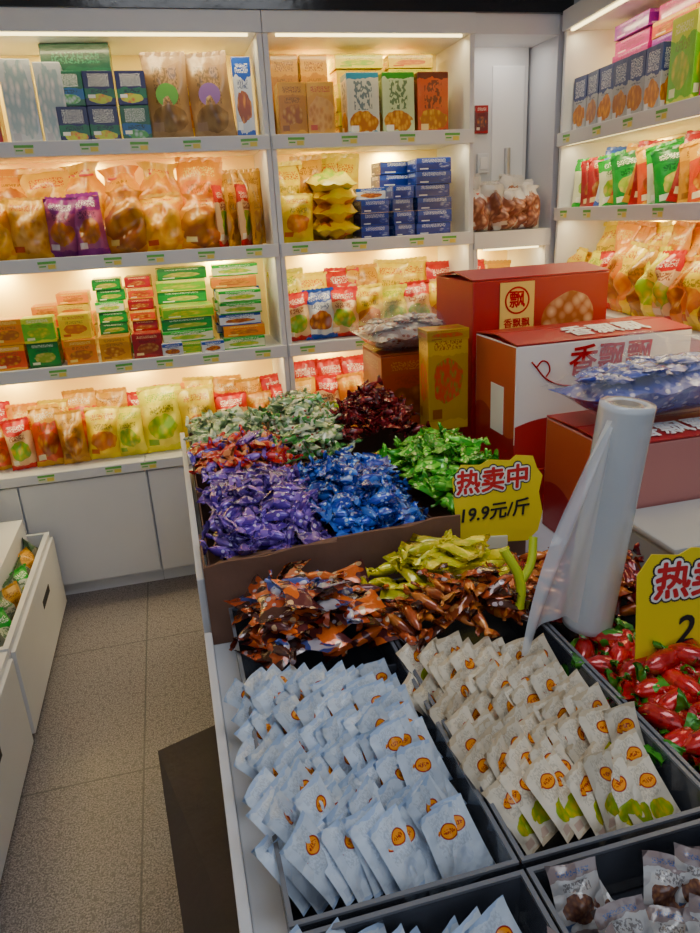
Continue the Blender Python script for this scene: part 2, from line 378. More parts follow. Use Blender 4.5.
pr('peach',(.75,.6,.5),(.75,.7,.65),(.8,.45,.3),(.3,.12,.08),(.8,.7,.6),ru=.48,rv=.42,fs=9)
DESC=K(orange='orange snack',bun='golden bun',bread='orange brown bread',purple='purple and orange biscuit',tan='tan striped biscuit',red='red snack',redgreen='red and cream snack',green='dark green',lightgreen='bright green',yellow='yellow snack',lemon='pale lemon snack',whitegreen='white and green',whiteblue='white and blue',navy='navy blue biscuit',maroon='dark red',brown='brown pastry',kraft='brown kraft grain',calligraphy='pale food gift',calligraphy_green='pale green food gift',calligraphy_red='dark red food gift',cookiebox='grey cookie',magenta='magenta gift',violet='violet gift',floral='grey floral gift',quad='green and black',quadblue='blue printed',dkgreen='plain dark green',peach='clear peach sweets',muted='muted grey green')
cache={}
red_tie=plain('red_tie',(.6,.03,.02),.4)
def bag(fr,kind,x,y,z,w,h,d=.05,where='shelf',lean=.05,bottom=0,yaw=0,flat=False,gather=False,roll=.07):
    key=(kind,round(w,2),round(h,2),bottom,gather,random.randint(0,1));d*=1.15
    if key not in cache:
        cache[key]=(pillow(w,h,d,Pm[kind],seed=len(cache),nx=10,nz=12,wr=.24,bottom=bottom,gather=gather),tiem(w,red_tie) if gather else sealm(w*.97,h*.05,Pm[kind]))
    m,s=cache[key]
    p=W(fr,x,y,z+.002)
    rot=(-lean,R(-roll,roll),fr[1]+yaw+R(-.2,.2))
    if flat:rot=(-pi/2+.12,0,fr[1]+yaw+R(-.1,.1));p=W(fr,x,y,z+d*.5)
    o=ob('snack_bag',m,p,rot,label='%s bag %s on %s'%(DESC[kind],'lying flat' if flat else ('gathered with tie' if gather else 'standing upright'),where),cat='snack bag')
    if gather:ob('tie',s,(0,0,h*.87),parent=o,label='red tie')
    else:ob('sealed_top',s,(0,0,h*.99),parent=o)
    return o
def box(fr,kind,x,y,z,w,d,h,where='shelf',yaw=0,name='snack_box'):
    key=('b',kind,round(w,3),round(d,3),round(h,3))
    if key not in cache:
        cache[key]=(boxm('box',-w/2,w/2,0,d,0,h,Pm[kind],.002),boxm('lid_flap',-w/2+.004,w/2-.004,.004,d-.004,h,h+.0012,Pm[kind],.0004))
    b,f=cache[key]
    o=ob(name,b,W(fr,x,y,z+.0005),(0,0,fr[1]+yaw+R(-.06,.06)),label='%s box on %s'%(DESC[kind],where),cat='box')
    ob('lid_flap',f,parent=o)
    return o
TL='the top lit shelf';ML='the middle lit shelf';LL='the lower lit shelf';CT='the cabinet counter'
box(BACK,'maroon',-.53,.05,S1,.1,.1,.29,TL);box(BACK,'floral',-.40,.05,S1,.105,.1,.27,TL,.05);box(BACK,'floral',-.295,.05,S1,.09,.1,.26,TL)
box(BACK,'dkgreen',-.2,.14,S1,.24,.08,.335,TL)
for x,k in((-.235,'quad'),(-.13,'quad'),(-.02,'quadblue')):
    box(BACK,k,x,.05,S1,.104,.08,.12,TL);box(BACK,'quad' if k=='quadblue' else 'quadblue' if x<-.2 else 'quad',x,.052,S1+.122,.104,.08,.11,TL)
for x,cm,k in((.105,(.1,.35,.03),'green'),(.27,(.25,.12,.4),'violet')):
    o=bag(BACK,'kraft',x,.09,S1,.165,.285,.08,TL,bottom=1,lean=.03)
    vs=[(0,0,0)]+[(.04*math.cos(a*pi/10),0,.04*math.sin(a*pi/10)) for a in range(20)]
    ob('round_label',mk('lab',vs,[(0,i+1,(i+1)%20+1) for i in range(20)],[plain('label_'+k,cm,.4)]),(0,-.045,.15),(-.12,0,0),parent=o,label='round %s label'%k)
bag(BACK,'yellow',.18,.22,S1,.16,.24,.06,TL);box(BACK,'whiteblue',.385,.08,S1,.07,.09,.28,TL)
for x,k,w in((-.72,'bun',.16),(-.585,'bread',.15),(-.46,'tan',.15),(-.345,'purple',.12),(-.24,'purple',.12),(-.11,'bun',.17),(.03,'bread',.17),(.17,'bun',.18)):
    bag(BACK,k,x,.075,S2,w,R(.2,.23),.1,ML,gather=k=='bun')
for x,k in((.255,'redgreen'),(.3,'brown'),(.345,'redgreen'),(.39,'brown')):bag(BACK,k,x,.07,S2,.09,.22,.03,ML,yaw=.9)
for x,k in((-.66,'bread'),(-.52,'bun'),(-.38,'tan'),(-.24,'bread'),(-.1,'bun'),(.04,'bread'),(.18,'orange')):
    bag(BACK,k,x,.19,S2,.19,R(.3,.335),.1,ML,gather=k not in('orange','tan'))
for x in(.28,.35,.41):bag(BACK,'brown',x,.2,S2,.1,.28,.05,ML)
def stack(fr,kinds,x,y,z,w,d,h,n,where,jit=.008):
    for i in range(n):
        box(fr,kinds[i%len(kinds)],x+R(-jit,jit),y+R(-jit,jit),z+i*(h+.002),w,d,h,where)
for x,ks in((-.72,['orange','red']),(-.60,['red','orange']),(-.485,['green','lightgreen']),(-.35,['orange','yellow']),(-.225,['brown','red']),(-.095,['maroon','orange'])):
    stack(BACK,ks,x,.03,S3,.115,.08,.095,2 if x<-.3 else 1,LL)
for x,ks,w,n in((-.6,['red','orange'],.13,4),(-.47,['red','orange','green'],.1,5),(-.36,['orange','yellow','orange'],.12,6),(-.22,['green','whitegreen','green'],.11,7),(-.1,['maroon','red'],.1,7)):
    stack(BACK,ks,x,.16,S3,w,.13,.042,n,LL)
stack(BACK,['lightgreen','whitegreen','green','lightgreen'],.075,.05,S3,.2,.13,.045,4,LL);stack(BACK,['green','lightgreen'],.07,.19,S3,.2,.13,.045,7,LL)
stack(BACK,['whitegreen','orange','whiteblue','whitegreen'],.29,.05,S3,.17,.13,.045,5,LL);stack(BACK,['whitegreen','whiteblue','orange'],.29,.19,S3,.19,.13,.045,7,LL)
box(BACK,'whiteblue',.0,.005,S3,.08,.04,.05,LL);box(BACK,'whiteblue',.16,.005,S3,.09,.04,.045,LL)
xs=-.8
for k,w,h in(('red',.11,.17),('redgreen',.1,.2),('red',.11,.24),('brown',.1,.21),('yellow',.13,.21),('lemon',.11,.2),('lemon',.17,.27),('yellow',.15,.25),('redgreen',.13,.21),('orange',.11,.2),('redgreen',.12,.22)):
    bag(BACK,k,xs+w/2,.09+R(-.02,.02),S4,w*1.08,h,.08,CT,.1);xs+=w-.004
for i in range(11):bag(BACK,['redgreen','orange','yellow','red','brown'][i%5],-.76+i*.12,.2,S4,.14,R(.23,.27),.06,CT)
for x,k in((.555,'brown'),(.665,'tan'),(.835,'calligraphy'),(.98,'calligraphy_green'),(1.125,'calligraphy_red')):
    box(BACK,k,x+.01,.05,S1,.108 if x<.7 else .13,.09,.22 if x>.7 else .19,TL)
for x in(.56,.68):box(BACK,'brown',x+.01,.2,S1,.11,.1,.31,TL)
stack(BACK,['yellow','lemon'],.88,.2,S1,.2,.13,.05,6,TL);stack(BACK,['lemon','yellow'],1.1,.2,S1,.19,.13,.05,6,TL)
bag(BACK,'yellow',.545,.06,S2,.14,.18,.08,ML);bag(BACK,'yellow',.55,.17,S2,.17,.3,.08,ML);bag(BACK,'brown',.64,.2,S2,.14,.32,.07,ML)
for i in range(4):bag(BACK,'yellow' if i<3 else 'lemon',.715,.0,S2+.058*i+.002,.19,.24,.068,ML,flat=True)
for i in range(2):bag(BACK,'yellow',.72+.06*i,.26,S2,.17,.33,.06,ML)
stack(BACK,['navy'],.88,.04,S2,.12,.12,.048,3,ML);stack(BACK,['navy','whiteblue'],.9,.17,S2,.13,.12,.048,4,ML)
stack(BACK,['navy'],1.0,.05,S2,.09,.12,.048,4,ML);stack(BACK,['navy','navy'],1.13,.04,S2,.15,.13,.048,6,ML);stack(BACK,['navy'],1.04,.19,S2,.2,.12,.048,6,ML)
for i,x in enumerate((1.34,1.40,1.46,1.52,1.58)):bag(BACK,'peach',x-.01,.06,S2,.11,R(.16,.19),.09,'the short shelf',.05,gather=i%2==0);bag(BACK,'peach',x,.14,S2,.12,R(.19,.23),.07,'the short shelf',.05)
for x,k,w,h in((.53,'redgreen',.13,.19),(.63,'whiteblue',.14,.2),(.73,'redgreen',.14,.2),(.85,'yellow',.15,.2),(.96,'lemon',.15,.19),(1.07,'redgreen',.14,.2),(1.17,'yellow',.14,.19),(1.25,'redgreen',.12,.18)):bag(BACK,k,x,.09,S3,w,h,.08,LL)
for x in(.53,.63,.75,.86,.97,1.09,1.22,1.36,1.5):bag(BACK,random.choice(['yellow','redgreen','lemon','brown']),x,.2,S3,.16,R(.25,.29),.07,LL)
for x,k in((.53,'red'),(.64,'redgreen'),(.76,'orange'),(.88,'red'),(1.0,'redgreen'),(1.12,'red')):bag(BACK,k,x,.08,S4,.13,.24,.07,CT);bag(BACK,'redgreen',x+.05,.2,S4,.14,.29,.06,CT)
SR='the side lit shelf'
for i in range(6):box(RIGHT,'cookiebox',.1+i*.105,.04,1.76,.1,.06,.2,SR)
stack(RIGHT,['violet','magenta','magenta'],.3,.13,1.76,.25,.12,.048,7,SR);stack(RIGHT,['magenta','violet','red'],.57,.13,1.76,.25,.12,.048,7,SR)
box(RIGHT,'lightgreen',.78,.04,1.76,.14,.07,.25,SR);box(RIGHT,'magenta',.93,.05,1.76,.12,.08,.22,SR);box(RIGHT,'violet',1.06,.05,1.76,.12,.08,.22,SR)
x=.07
for k in('whitegreen','whitegreen','maroon','maroon','whiteblue','whitegreen','red','green','brown','maroon','red','whitegreen','green','maroon','brown','red'):
    bag(RIGHT,k,x,.10,1.475,.16,R(.18,.21),.022,SR,.25,yaw=.75,roll=.22);x+=.057
for i in range(13):bag(RIGHT,['yellow','brown','lemon','redgreen','orange'][i%5],.1+i*.085,.08,1.09,.13,R(.19,.25),.07,SR)
for i in range(9):bag(RIGHT,['yellow','orange','bun'][i%3],.12+i*.12,.2,1.09,.16,.31,.06,SR)
# ---------------- low bins ----------------
def lowbin(y0,y1,label):
    b=ob('display_bin',openbox('bin',-1.15,-.585,y0,y1,.05,.35,.018,white),label=label,cat='bin')
    ob('plinth',boxm('plinth',-1.13,-.6,y0+.01,y1-.01,0,.05,white),parent=b)
    d=ob('drawer_front',boxm('df',-.585,-.572,y0+.01,y1-.01,.03,.33,white,.002),parent=b)
    ob('handle_hole_shade',boxm('hc',-.5722,-.5705,(y0+y1)/2+.02,(y0+y1)/2+.16,.22,.25,dark,.0005),parent=d)  # dark plate on the drawer front, painted shade of the handle hole
lowbin(1.97,2.83,'low white display bin with drawer front in the aisle');lowbin(1.05,1.955,'low white bin standing along the aisle')
sr=ob('step_rack',None,(-.98,0,0),label='white stepped rack behind the low bin',cat='rack')
for i in range(3):ob('step',boxm('step',.225-i*.1,.315-i*.1,2.0,2.8,.1+.11*i,.43+.10*i,white,.003),parent=sr)
O0=(Vector((0,0,0)),0)
for i in range(9):bag(O0,['muted','whitegreen','muted','brown'][i%4],-.634,2.04+i*.085,.215,.12,R(.14,.18),.05,'the low aisle bin',.15,yaw=pi/2+R(-.6,.4))
for i in range(6):bag(O0,['brown','redgreen','whitegreen'][i%3],-.80,2.05+i*.12,.535,.12,.15,.05,'the stepped rack',.1,yaw=pi/2)
for i in range(5):bag(O0,['muted','whiteblue','muted'][i%3],-.7,1.12+i*.15,.2,.13,.15,.05,'the low aisle bin',.3,yaw=pi/2+R(-.2,.2))
# ---------------- candy table ----------------
T=ob('display_table',boxm('table_top',0,1.42,.22,2.47,.63,.66,white,.003),label='long white display table covered with candy trays',cat='table')
for x in(.03,1.36):
    for y in(.26,1.35,2.42):ob('leg',boxm('leg',x-.02,x+.02,y-.02,y+.02,0,.63,white),parent=T)
ob('side_rail',boxm('rail',-.016,0,.22,1.31,.6,.69,white,.003),parent=T)
ob('side_rail',boxm('rail',-.016,0,1.34,2.47,.6,.80,white,.003),parent=T)
ob('side_panel',boxm('sp',.03,.05,.25,2.44,.05,.62,white),parent=T)
def tray(x0,x1,y0,y1,z1=.745):
    t=ob('candy_tray',openbox('tray',x0,x1,y0,y1,.661,z1,.003,traym),label='smoky grey plastic tray holding wrapped candy',cat='tray',group='plastic trays on the candy table')
    ob('rim',frame_m('rim',x0-.002,x1+.002,y0-.002,y1+.002,z1,z1+.004,.006,rimm),parent=t)
def carton(x0,x1,y0,y1,z1,label,m=card_in,z0=.661):
    return ob('cardboard_box',openbox('carton',x0,x1,y0,y1,z0,z1,.004,m),label=label,cat='box')
TX=[(.042,.322),(.330,.612),(.620,.92)]
for a,b in TX:tray(a,b,.576,1.29);tray(a,b,.22,.562)
for k,yy in((0,1.03),(1,1.0)):ob('tray_divider',boxm('div',TX[k][0]+.005,TX[k][1]-.005,yy,yy+.003,.666,.725,traym,0),label='smoky plastic divider inside a candy tray',cat='divider')
def slab(name,pts,t,mat):
    n=len(pts);vs=[tuple(p) for p in pts]+[(p[0],p[1],p[2]-t) for p in pts]
    fs=[tuple(range(n)),tuple(range(2*n-1,n-1,-1))]+[(i,i+n,(i+1)%n+n,(i+1)%n) for i in range(n)]
    return mk(name,vs,fs,[mat])
def wallsheet(name,prof,y,t,z0,mat):
    vs=[];fs=[]
    for x,z,dy in prof:vs+=[(x,y+dy,z0),(x,y+dy,z),(x,y+dy+t,z0),(x,y+dy+t,z)]
    for i in range(len(prof)-1):
        a=4*i;b=a+4;fs+=[(a,b,b+1,a+1),(a+2,a+3,b+3,b+2),(a+1,b+1,b+3,a+3),(a,a+2,b+2,b)]
    n=4*(len(prof)-1);fs+=[(0,1,3,2),(n,n+2,n+3,n+1)]
    return mk(name,vs,fs,[mat])
cd=ob('cardboard_divider',wallsheet('cp',[(0,.842,0),(.05,.850,-.002),(.13,.846,.001),(.2,.858,-.003),(.28,.853,0),(.283,.862,0),(.36,.866,-.004),(.44,.862,-.001),(.5,.872,0),(.56,.868,.002)],1.304,.006,.661,card_in),label='worn brown cardboard wall fronting the candy boxes',cat='divider')
ob('inner_flap',slab('if',[(.02,1.313,.843),(.555,1.313,.862),(.53,1.375,.838),(.05,1.375,.823)],.003,card_in),parent=cd)
ob('side_fold',cubes('cs',[(.0,.005,1.311,1.5,.70,.83)],card_in),parent=cd)
CB=[(.012,.285,1.315,1.84,.79,'purple'),(.289,.55,1.315,1.88,.79,'blue'),(.556,.80,1.45,1.9,.79,'green'),(.012,.285,1.845,2.08,.80,'red'),(.012,.24,2.085,2.45,.81,'pale green'),(.289,.47,1.885,2.45,.82,'green and white'),(.475,.70,1.905,2.19,.82,'dark red')]
for a in CB:carton(*a[:5],'open brown cardboard box filled with %s candy'%a[5])
F={}
def fo(k,*a,**kw):F[k]=foil('foil_'+k,*a,**kw)
fo('purple',(.10,.03,.36),(.32,.16,.65),(.6,.5,.85),sc=38);fo('blue',(.01,.055,.5),(.04,.2,.8),(.5,.65,.9),sc=38);fo('green',(.05,.45,.02),(.22,.72,.05),(.65,.85,.3),sc=38)
fo('red',(.65,.02,.02),(.8,.28,.1),(.15,.1,.5),sc=32);fo('pale',(.3,.45,.22),(.65,.72,.5),(.12,.3,.08),sc=32);fo('greenwhite',(.08,.33,.06),(.66,.75,.58),(.35,.08,.06),sc=32)
fo('darkred',(.26,.01,.018),(.09,.006,.01),(.5,.06,.04));fo('choc',(.09,.03,.02),(.5,.08,.02),(.5,.4,.45),sc=30);fo('orangechoc',(.8,.15,.015),(.14,.03,.03),(.8,.5,.25),sc=26)
fo('bluechoc',(.06,.1,.38),(.62,.6,.7),(.45,.06,.03),sc=26);fo('lime',(.85,.72,.015),(.6,.6,.01),(.9,.8,.1),lo=.75);fo('rust',(.4,.07,.015),(.68,.2,.03),(.8,.33,.08),sc=30)
fo('strawberry',(.58,.008,.012),(.7,.02,.02),(.4,.006,.01),thr=.5,ends=(.06,.33,.02),bp=.2);fo('straw_mix',(.5,.01,.01),(.06,.33,.02),(.7,.1,.05),sc=40,bp=.2)
def meshes(ks,w=.044,h=.09,d=.021,tw=3,L=None,wr=.25):
    out=[]
    for i,k in enumerate(ks):
        out.append(pillow(w,h,d,F[k],seed=i*7+3,nx=6,nz=8,wr=wr,crimp=.16,pinch=.25))
        out.append(pillow(w*1.1,h*.95,d,F[k],seed=i*7+5,nx=6,nz=8,wr=wr,crimp=.16,pinch=.35))
        for t in range(tw):out.append(twist((L or h*1.12)*(.95+.05*t),d*.58,F[k],i*5+t,1.5+.3*t))
    return out
HP=[]
def heap(ms,x0,x1,y0,y1,z,pitch,hh,label,group,layers=2,name='wrapped_candy',spill=.02,yb=None,til=.35):
    for L in range(layers):
        inset=.012+L*.018;nx=max(1,int((x1-x0-2*inset)/pitch)+1);ny=max(1,int((y1-y0-2*inset)/pitch)+1)
        for i in range(nx):
            for j in range(ny):
                fx=(i+.5)/nx;fy=(j+.5)/ny
                x=x0+inset+fx*(x1-x0-2*inset)+R(-.4,.4)*pitch;y=y0+inset+fy*(y1-y0-2*inset)+R(-.4,.4)*pitch
                zz=z+L*.018+hh*(1-(2*fx-1)**2)*(1-(2*fy-1)**2)*.8+R(0,.016)
                m=random.choice(ms);yaw=R(0,2*pi) if yb is None else yb+R(-.5,.5)
                x=min(max(x,x0+spill),x1-spill);y=min(max(y,y0+.02),y1-spill)
                if 'candy' in m.name:rot=(R(0,6),R(-til,til),yaw)
                else:
                    rot=(pi/2+R(-.4,.4),R(-til,til),yaw)
                    off=Euler(rot).to_matrix()@Vector((0,0,-.035));x+=off.x;y+=off.y;zz+=off.z
                HP.append((name,m,(x,y,zz),rot,label,group))
heap(meshes(['purple']),.02,.30,1.35,1.86,.80,.045,.055,'shiny purple foil wrapped candy in a cardboard box','purple wrapped candies',3,spill=.03)
heap(meshes(['blue']),.275,.535,1.37,1.88,.80,.045,.055,'shiny blue foil wrapped candy in a cardboard box','blue wrapped candies',3,spill=.03)
heap(meshes(['green']),.55,.80,1.45,1.89,.82,.045,.075,'bright green foil wrapped candy in a cardboard box','green wrapped candies',3,spill=.025)
heap(meshes(['red','red','purple'],.04,.08,.019),.02,.30,1.83,2.09,.83,.042,.06,'red and blue foil wrapped candy in a cardboard box','red and blue wrapped candies')
heap(meshes(['pale'],.04,.08,.019),.02,.27,2.08,2.44,.83,.043,.05,'pale green wrapped candy in a cardboard box','pale green wrapped candies')
heap(meshes(['greenwhite','pale'],.04,.08,.019),.26,.49,1.86,2.44,.84,.043,.09,'green and white wrapped candy in a cardboard box','green and white wrapped candies',3)
heap(meshes(['darkred'],.04,.08,.019),.45,.70,1.90,2.19,.86,.043,.11,'dark red foil wrapped candy in a cardboard box','dark red wrapped candies',3)
CH='wrapped_chocolate'
heap(meshes(['choc','orangechoc','orangechoc','bluechoc'],.062,.1,.019,tw=1,wr=.18),.05,.335,1.04,1.285,.745,.048,.085,'orange, brown and blue wrapped chocolate in plastic tray','assorted wrapped chocolates',3,CH)
heap(meshes(['lime'],.03,.1,.017,tw=2,wr=.16),.325,.61,1.12,1.285,.78,.038,.065,'bright yellow wrapped chew in plastic tray','yellow wrapped chews',3,CH,yb=.6)
heap(meshes(['rust','choc'],.03,.1,.017,tw=2,wr=.16),.32,.61,1.0,1.15,.77,.036,.055,'rusty brown wrapped chew in plastic tray','brown wrapped chews',3,CH,yb=1.8)
heap([twist(.12,.017,F['strawberry'],1,1.4),twist(.115,.018,F['strawberry'],2,1.2),twist(.12,.017,F['straw_mix'],3,1.5)],.62,.92,.6,1.0,.695,.05,.045,'red and green twist wrapped candy in plastic tray','red and green wrapped candies',3,CH,til=.25)
heap(meshes(['rust','darkred'],.03,.09,.018,tw=2),.61,.92,1.0,1.29,.73,.043,.04,'dark red wrapped chew in plastic tray','dark red wrapped chews',2,CH)
def finalize():
    byn={}
    for h in HP:byn.setdefault(h[0],[]).append(h)
    for n,hs in byn.items():
        hs.sort(key=lambda h:(Vector(h[2])-Vector((0,0,1.5))).length-(h[2][2]-.78)*3.0)
        for h in hs[:300]:ob(n,h[1],h[2],h[3],label=h[4],cat='candy',group=h[5])
        rest=hs[300:]
        if not rest:continue
        vs=[];fs=[];mi=[];uv=[];sl=[]
        for h in rest:
            me=h[1];M=Matrix.Translation(h[2])@Euler(h[3]).to_matrix().to_4x4();o=len(vs)
            if me.materials[0] not in sl:sl.append(me.materials[0])
            k=sl.index(me.materials[0]);ul=me.uv_layers[0].data;u=[(0,0)]*len(me.vertices)
            for p in me.polygons:
                for li,vi in zip(p.loop_indices,p.vertices):u[vi]=tuple(ul[li].uv)
            vs+=[tuple(M@v.co) for v in me.vertices];uv+=u
            for p in me.polygons:fs.append(tuple(i+o for i in p.vertices));mi.append(k)
        ob(n+'_pile',mk('pile',vs,fs,sl,mi,uv,True),label='heaped mass of assorted foil wrapped sweets on the table',cat='candy',kind='stuff')
finalize()
# flat packets
pk_w=printed('print_white_packet',(.64,.71,.80),(.44,.55,.74),(.66,.73,.83),(.52,.6,.74),(.3,.36,.5),band_v=.95,foot=.05,cv=.3,ru=.2,rv=.1,oval=(.6,.68,.21,.10,(.9,.30,.005),(.35,.02,.01)),ts=.3,coat=.3,bp=.9)
pk_b=printed('print_cream_packet',(.78,.72,.60),(.62,.52,.38),(.72,.52,.10),(.30,.42,.06),(.4,.12,.1),band_v=.95,foot=.05,cv=.32,ru=.34,rv=.15,oval=(.58,.70,.21,.10,(.9,.30,.005),(.35,.02,.01)),ts=.4,coat=.3,bp=.9)
pk_s=printed('print_silver_packet',(.5,.5,.5),(.25,.2,.2),(.3,.16,.1),(.12,.06,.05),(.06,.12,.3),band_v=.8,foot=.12,cv=.42,ru=.36,rv=.2,rough=.18,ts=.8,coat=.6,bp=.9,fs=14)
def packets(mat,x0,x1,y0,y1,z,cols,rows,label,group,w=.062,h=.098,ya=.95,yb=.4,sl=.035,d=.007,yj=.16,la=.6,lb_=.95,xo=.03):
    ms=[pillow(w,h,d,mat,seed=s,nx=8,nz=10,wr=.55,crimp=.08) for s in range(8)]
    for r in range(rows):
        rz=R(-.004,.004);rl_=R(-.15,.15)
        for c in range(cols):
            f=c/(cols-1)
            x=x0+xo+f*(x1-x0-xo-.032)+R(-.004,.004);y=y0+.022+sl*(1-f)+r*(y1-y0-.095-sl)/(rows-1)+R(-.008,.008)
            yaw=ya+(yb-ya)*f+R(-yj,yj)+rl_
            rot=(-R(la,lb_),R(-.15,.15),yaw)
            ob('snack_packet',random.choice(ms),(x,y,z+rz+R(-.004,.01)+.012*math.sin(f*5+r)),rot,label=label,cat='snack packet',group=group)
packets(pk_w,.046,.320,.585,1.05,.695,12,8,'small white packet with gold oval logo in tray','white snack packets in rows',xo=.04)
packets(pk_b,.335,.608,.585,1.02,.695,10,8,'small cream packet with gold oval logo in tray','cream snack packets in rows',ya=.7,yb=.25,xo=.035)
packets(pk_w,.046,.318,.25,.565,.68,8,3,'small white packet with gold oval logo in near tray','white snack packets in near tray',ya=.5,yb=.2)
packets(pk_s,.335,.60,.28,.565,.70,7,4,'silver printed snack packet lying in near tray','silver snack packets',.062,.08,ya=.5,yb=-.5,yj=.9,lb_=1.2,d=.014)
packets(pk_s,.63,.91,.28,.565,.71,7,4,'silver printed snack packet lying in near tray','silver snack packets',.062,.08,ya=.5,yb=-.5,yj=.9,lb_=1.2,d=.014)
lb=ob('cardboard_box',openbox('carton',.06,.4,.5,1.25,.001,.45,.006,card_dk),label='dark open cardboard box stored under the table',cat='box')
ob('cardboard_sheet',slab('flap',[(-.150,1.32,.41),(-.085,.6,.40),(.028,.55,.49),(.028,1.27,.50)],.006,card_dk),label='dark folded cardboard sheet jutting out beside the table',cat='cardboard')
# ---------------- cartons ----------------
def wavemat(name,top,bot,lvl,amp):
    g=G(name,.4,coat=.2);uv=g.coord('UV');sp=g.n('ShaderNodeSeparateXYZ');g.l(uv,sp.inputs[0]);u,v=sp.outputs[0],sp.outputs[1]
    w=g.ma('ADD',g.ma('MULTIPLY',g.ma('SINE',g.ma('ADD',g.ma('MULTIPLY',u,5.),.6)),amp),lvl)
    c=g.mix(g.ma('LESS_THAN',v,w),top,bot)
    c=g.mix(g.ma('MULTIPLY',g.noise(g.coord(),6,2),.1),c,(.3,.02,.02));g.col(c);return g.m
cb_red=plain('carton_red',(.42,.012,.016),.4,.12,5);cb_front=wavemat('carton_front',(.85,.8,.78),(.45,.012,.016),.3,.12)
cb_side=wavemat('carton_side',(.55,.09,.03),(.38,.012,.016),.35,.1);cb_pink=wavemat('carton_pink',(.55,.22,.2),(.42,.015,.03),.35,.12)
cb_food=printed('carton_food',(.40,.012,.016),(.40,.012,.016),(.75,.55,.38),(.35,.12,.05),(.9,.8,.6),cu=.7,cv=.74,ru=.2,rv=.14,rough=.4,band_v=.97,foot=.02,ts=.0,fs=14,bp=.05)
gold=printed('gold_box',(.42,.23,.02),(.55,.34,.04),(.10,.28,.06),(.6,.08,.04),(.25,.05,.0),cv=.5,ru=.36,rv=.22,rough=.3,fs=14,bp=.05)
goldl=plain('gold_label',(.75,.52,.12),.4)
cb_brown=printed('brown_carton',(.36,.06,.03),(.35,.08,.04),(.5,.2,.08),(.2,.06,.03),(.7,.5,.2),ts=.3,bp=.05)
def ctn(x0,x1,y0,y1,z0,z1,mats,label,flap=.1):
    o=ob('carton',boxm('carton',x0,x1,y0,y1,z0,z1,mats,.004),label=label,cat='box')
    ob('top_flap',boxm('flap',0,x1-x0,0,(y1-y0)*.49,0,.004,mats[2],.001),(x0,y0,z1+.001),(flap,0,0),parent=o)
    ob('top_flap',boxm('flap',0,x1-x0,-(y1-y0)*.49,0,0,.004,mats[2],.001),(x0,y1,z1+.001),(-flap,0,0),parent=o)
    return o
ctn(.81,1.41,1.68,2.19,.661,.785,(cb_red,cb_red,cb_red),'flat red carton under the stacked gift cartons',.0)
A=ctn(.895,1.36,2.0,2.3,.79,1.29,(cb_food,cb_red,cb_red),'red printed carton stacked behind a white and red carton',.12)
gl=ob('gold_label',boxm('gl',.985,1.10,1.9965,1.9995,1.13,1.28,goldl,.0005),parent=A,label='square gold label')
ring=[]
S=28
vs=[];fs=[]
for i in range(S):
    a=2*pi*i/S
    for r in(.036,.042):vs.append((1.042+r*math.cos(a),1.996,1.225+r*math.sin(a)))
for i in range(S):a=2*i;b=2*((i+1)%S);fs.append((a,a+1,b+1,b))
ob('emblem_ring',mk('ring',vs,fs,[dred_ink]),parent=gl,label='dark red emblem ring')
ob('lettering',textm('飘',.055,dred_ink,.0003,.0012),(1.042,1.996,1.225),(pi/2,0,0),parent=gl,label='dark red character')
ob('lettering',textm('香飘飘',.03,dred_ink,.0003,.0006),(1.042,1.996,1.155),(pi/2,0,0),parent=gl,label='dark red lettering')
B=ctn(.885,1.43,1.69,1.95,.79,1.145,(cb_front,cb_side,cb_red),'white and red carton with dark red Chinese lettering',.10)
ob('lettering',textm('香飘飘',.088,dred_ink,.0006,.0015,.12),(1.17,1.688,1.085),(pi/2,0,0),parent=B)
ob('lettering',textm('香飘飘',.085,white_ink,.0006,.0014,sy=1.15),(1.19,1.750,1.1597),(.10,0,0),parent=B,label='white lettering on the red top flap')
def tube(name,paths,r,mat):
    cu=bpy.data.curves.new('c','CURVE');cu.dimensions='3D';cu.bevel_depth=r;cu.bevel_resolution=3;cu.use_fill_caps=True
    for P in paths:
        s=cu.splines.new('BEZIER');s.bezier_points.add(len(P)-1)
        for b,p in zip(s.bezier_points,P):b.co=p;b.handle_left_type=b.handle_right_type='AUTO'
    o=bpy.data.objects.new('t',cu);C.objects.link(o);bpy.context.view_layer.update()
    me=bpy.data.meshes.new_from_object(o.evaluated_get(bpy.context.evaluated_depsgraph_get()));bpy.data.objects.remove(o)
    me.materials.clear();me.materials.append(mat)
    for p in me.polygons:p.use_smooth=True
    return me
ob('curved_line_mark',tube('arc',[[(.93,1.689,1.10),(.99,1.689,1.04),(1.1,1.689,1.02),(1.25,1.689,1.035),(1.33,1.689,1.05)],[(.945,1.689,1.085),(.965,1.689,1.10),(.985,1.689,1.075),(.975,1.689,1.055)]],.0022,dred_ink),parent=B)
ob('side_panel_print',boxm('sp',.8835,.8848,1.76,1.84,.88,1.02,white_ink,.0003),parent=B,label='pale printed panel on carton side')
Cc=ctn(.93,1.40,1.31,1.6,.661,.97,(cb_pink,cb_side,cb_red),'red carton with white lettering below a bag',.05)
ob('lettering',textm('香飘飘',.085,white_ink,.0006,.001),(1.13,1.36,.982),(.05,0,0),parent=Cc)
gb=ob('gift_box',boxm('gold',.735,.865,1.96,2.04,.852,1.16,gold,.003),label='upright gold gift box with colourful print beside cartons',cat='box')
ob('lid',boxm('lid',.733,.867,1.958,2.042,1.13,1.163,gold,.002),parent=gb)
gs=ob('cardboard_box',boxm('base',.705,.805,1.905,2.19,.661,.85,card_in,.002),label='closed brown cardboard box under a gold box',cat='box');ob('tape',boxm('tape',.73,.77,1.92,2.19,.85,.851,cb_brown,0),parent=gs)
ctn(.66,.87,2.2,2.43,.79,1.05,(cb_brown,cb_brown,cb_brown),'red brown printed carton with a clear bag on top',.0)
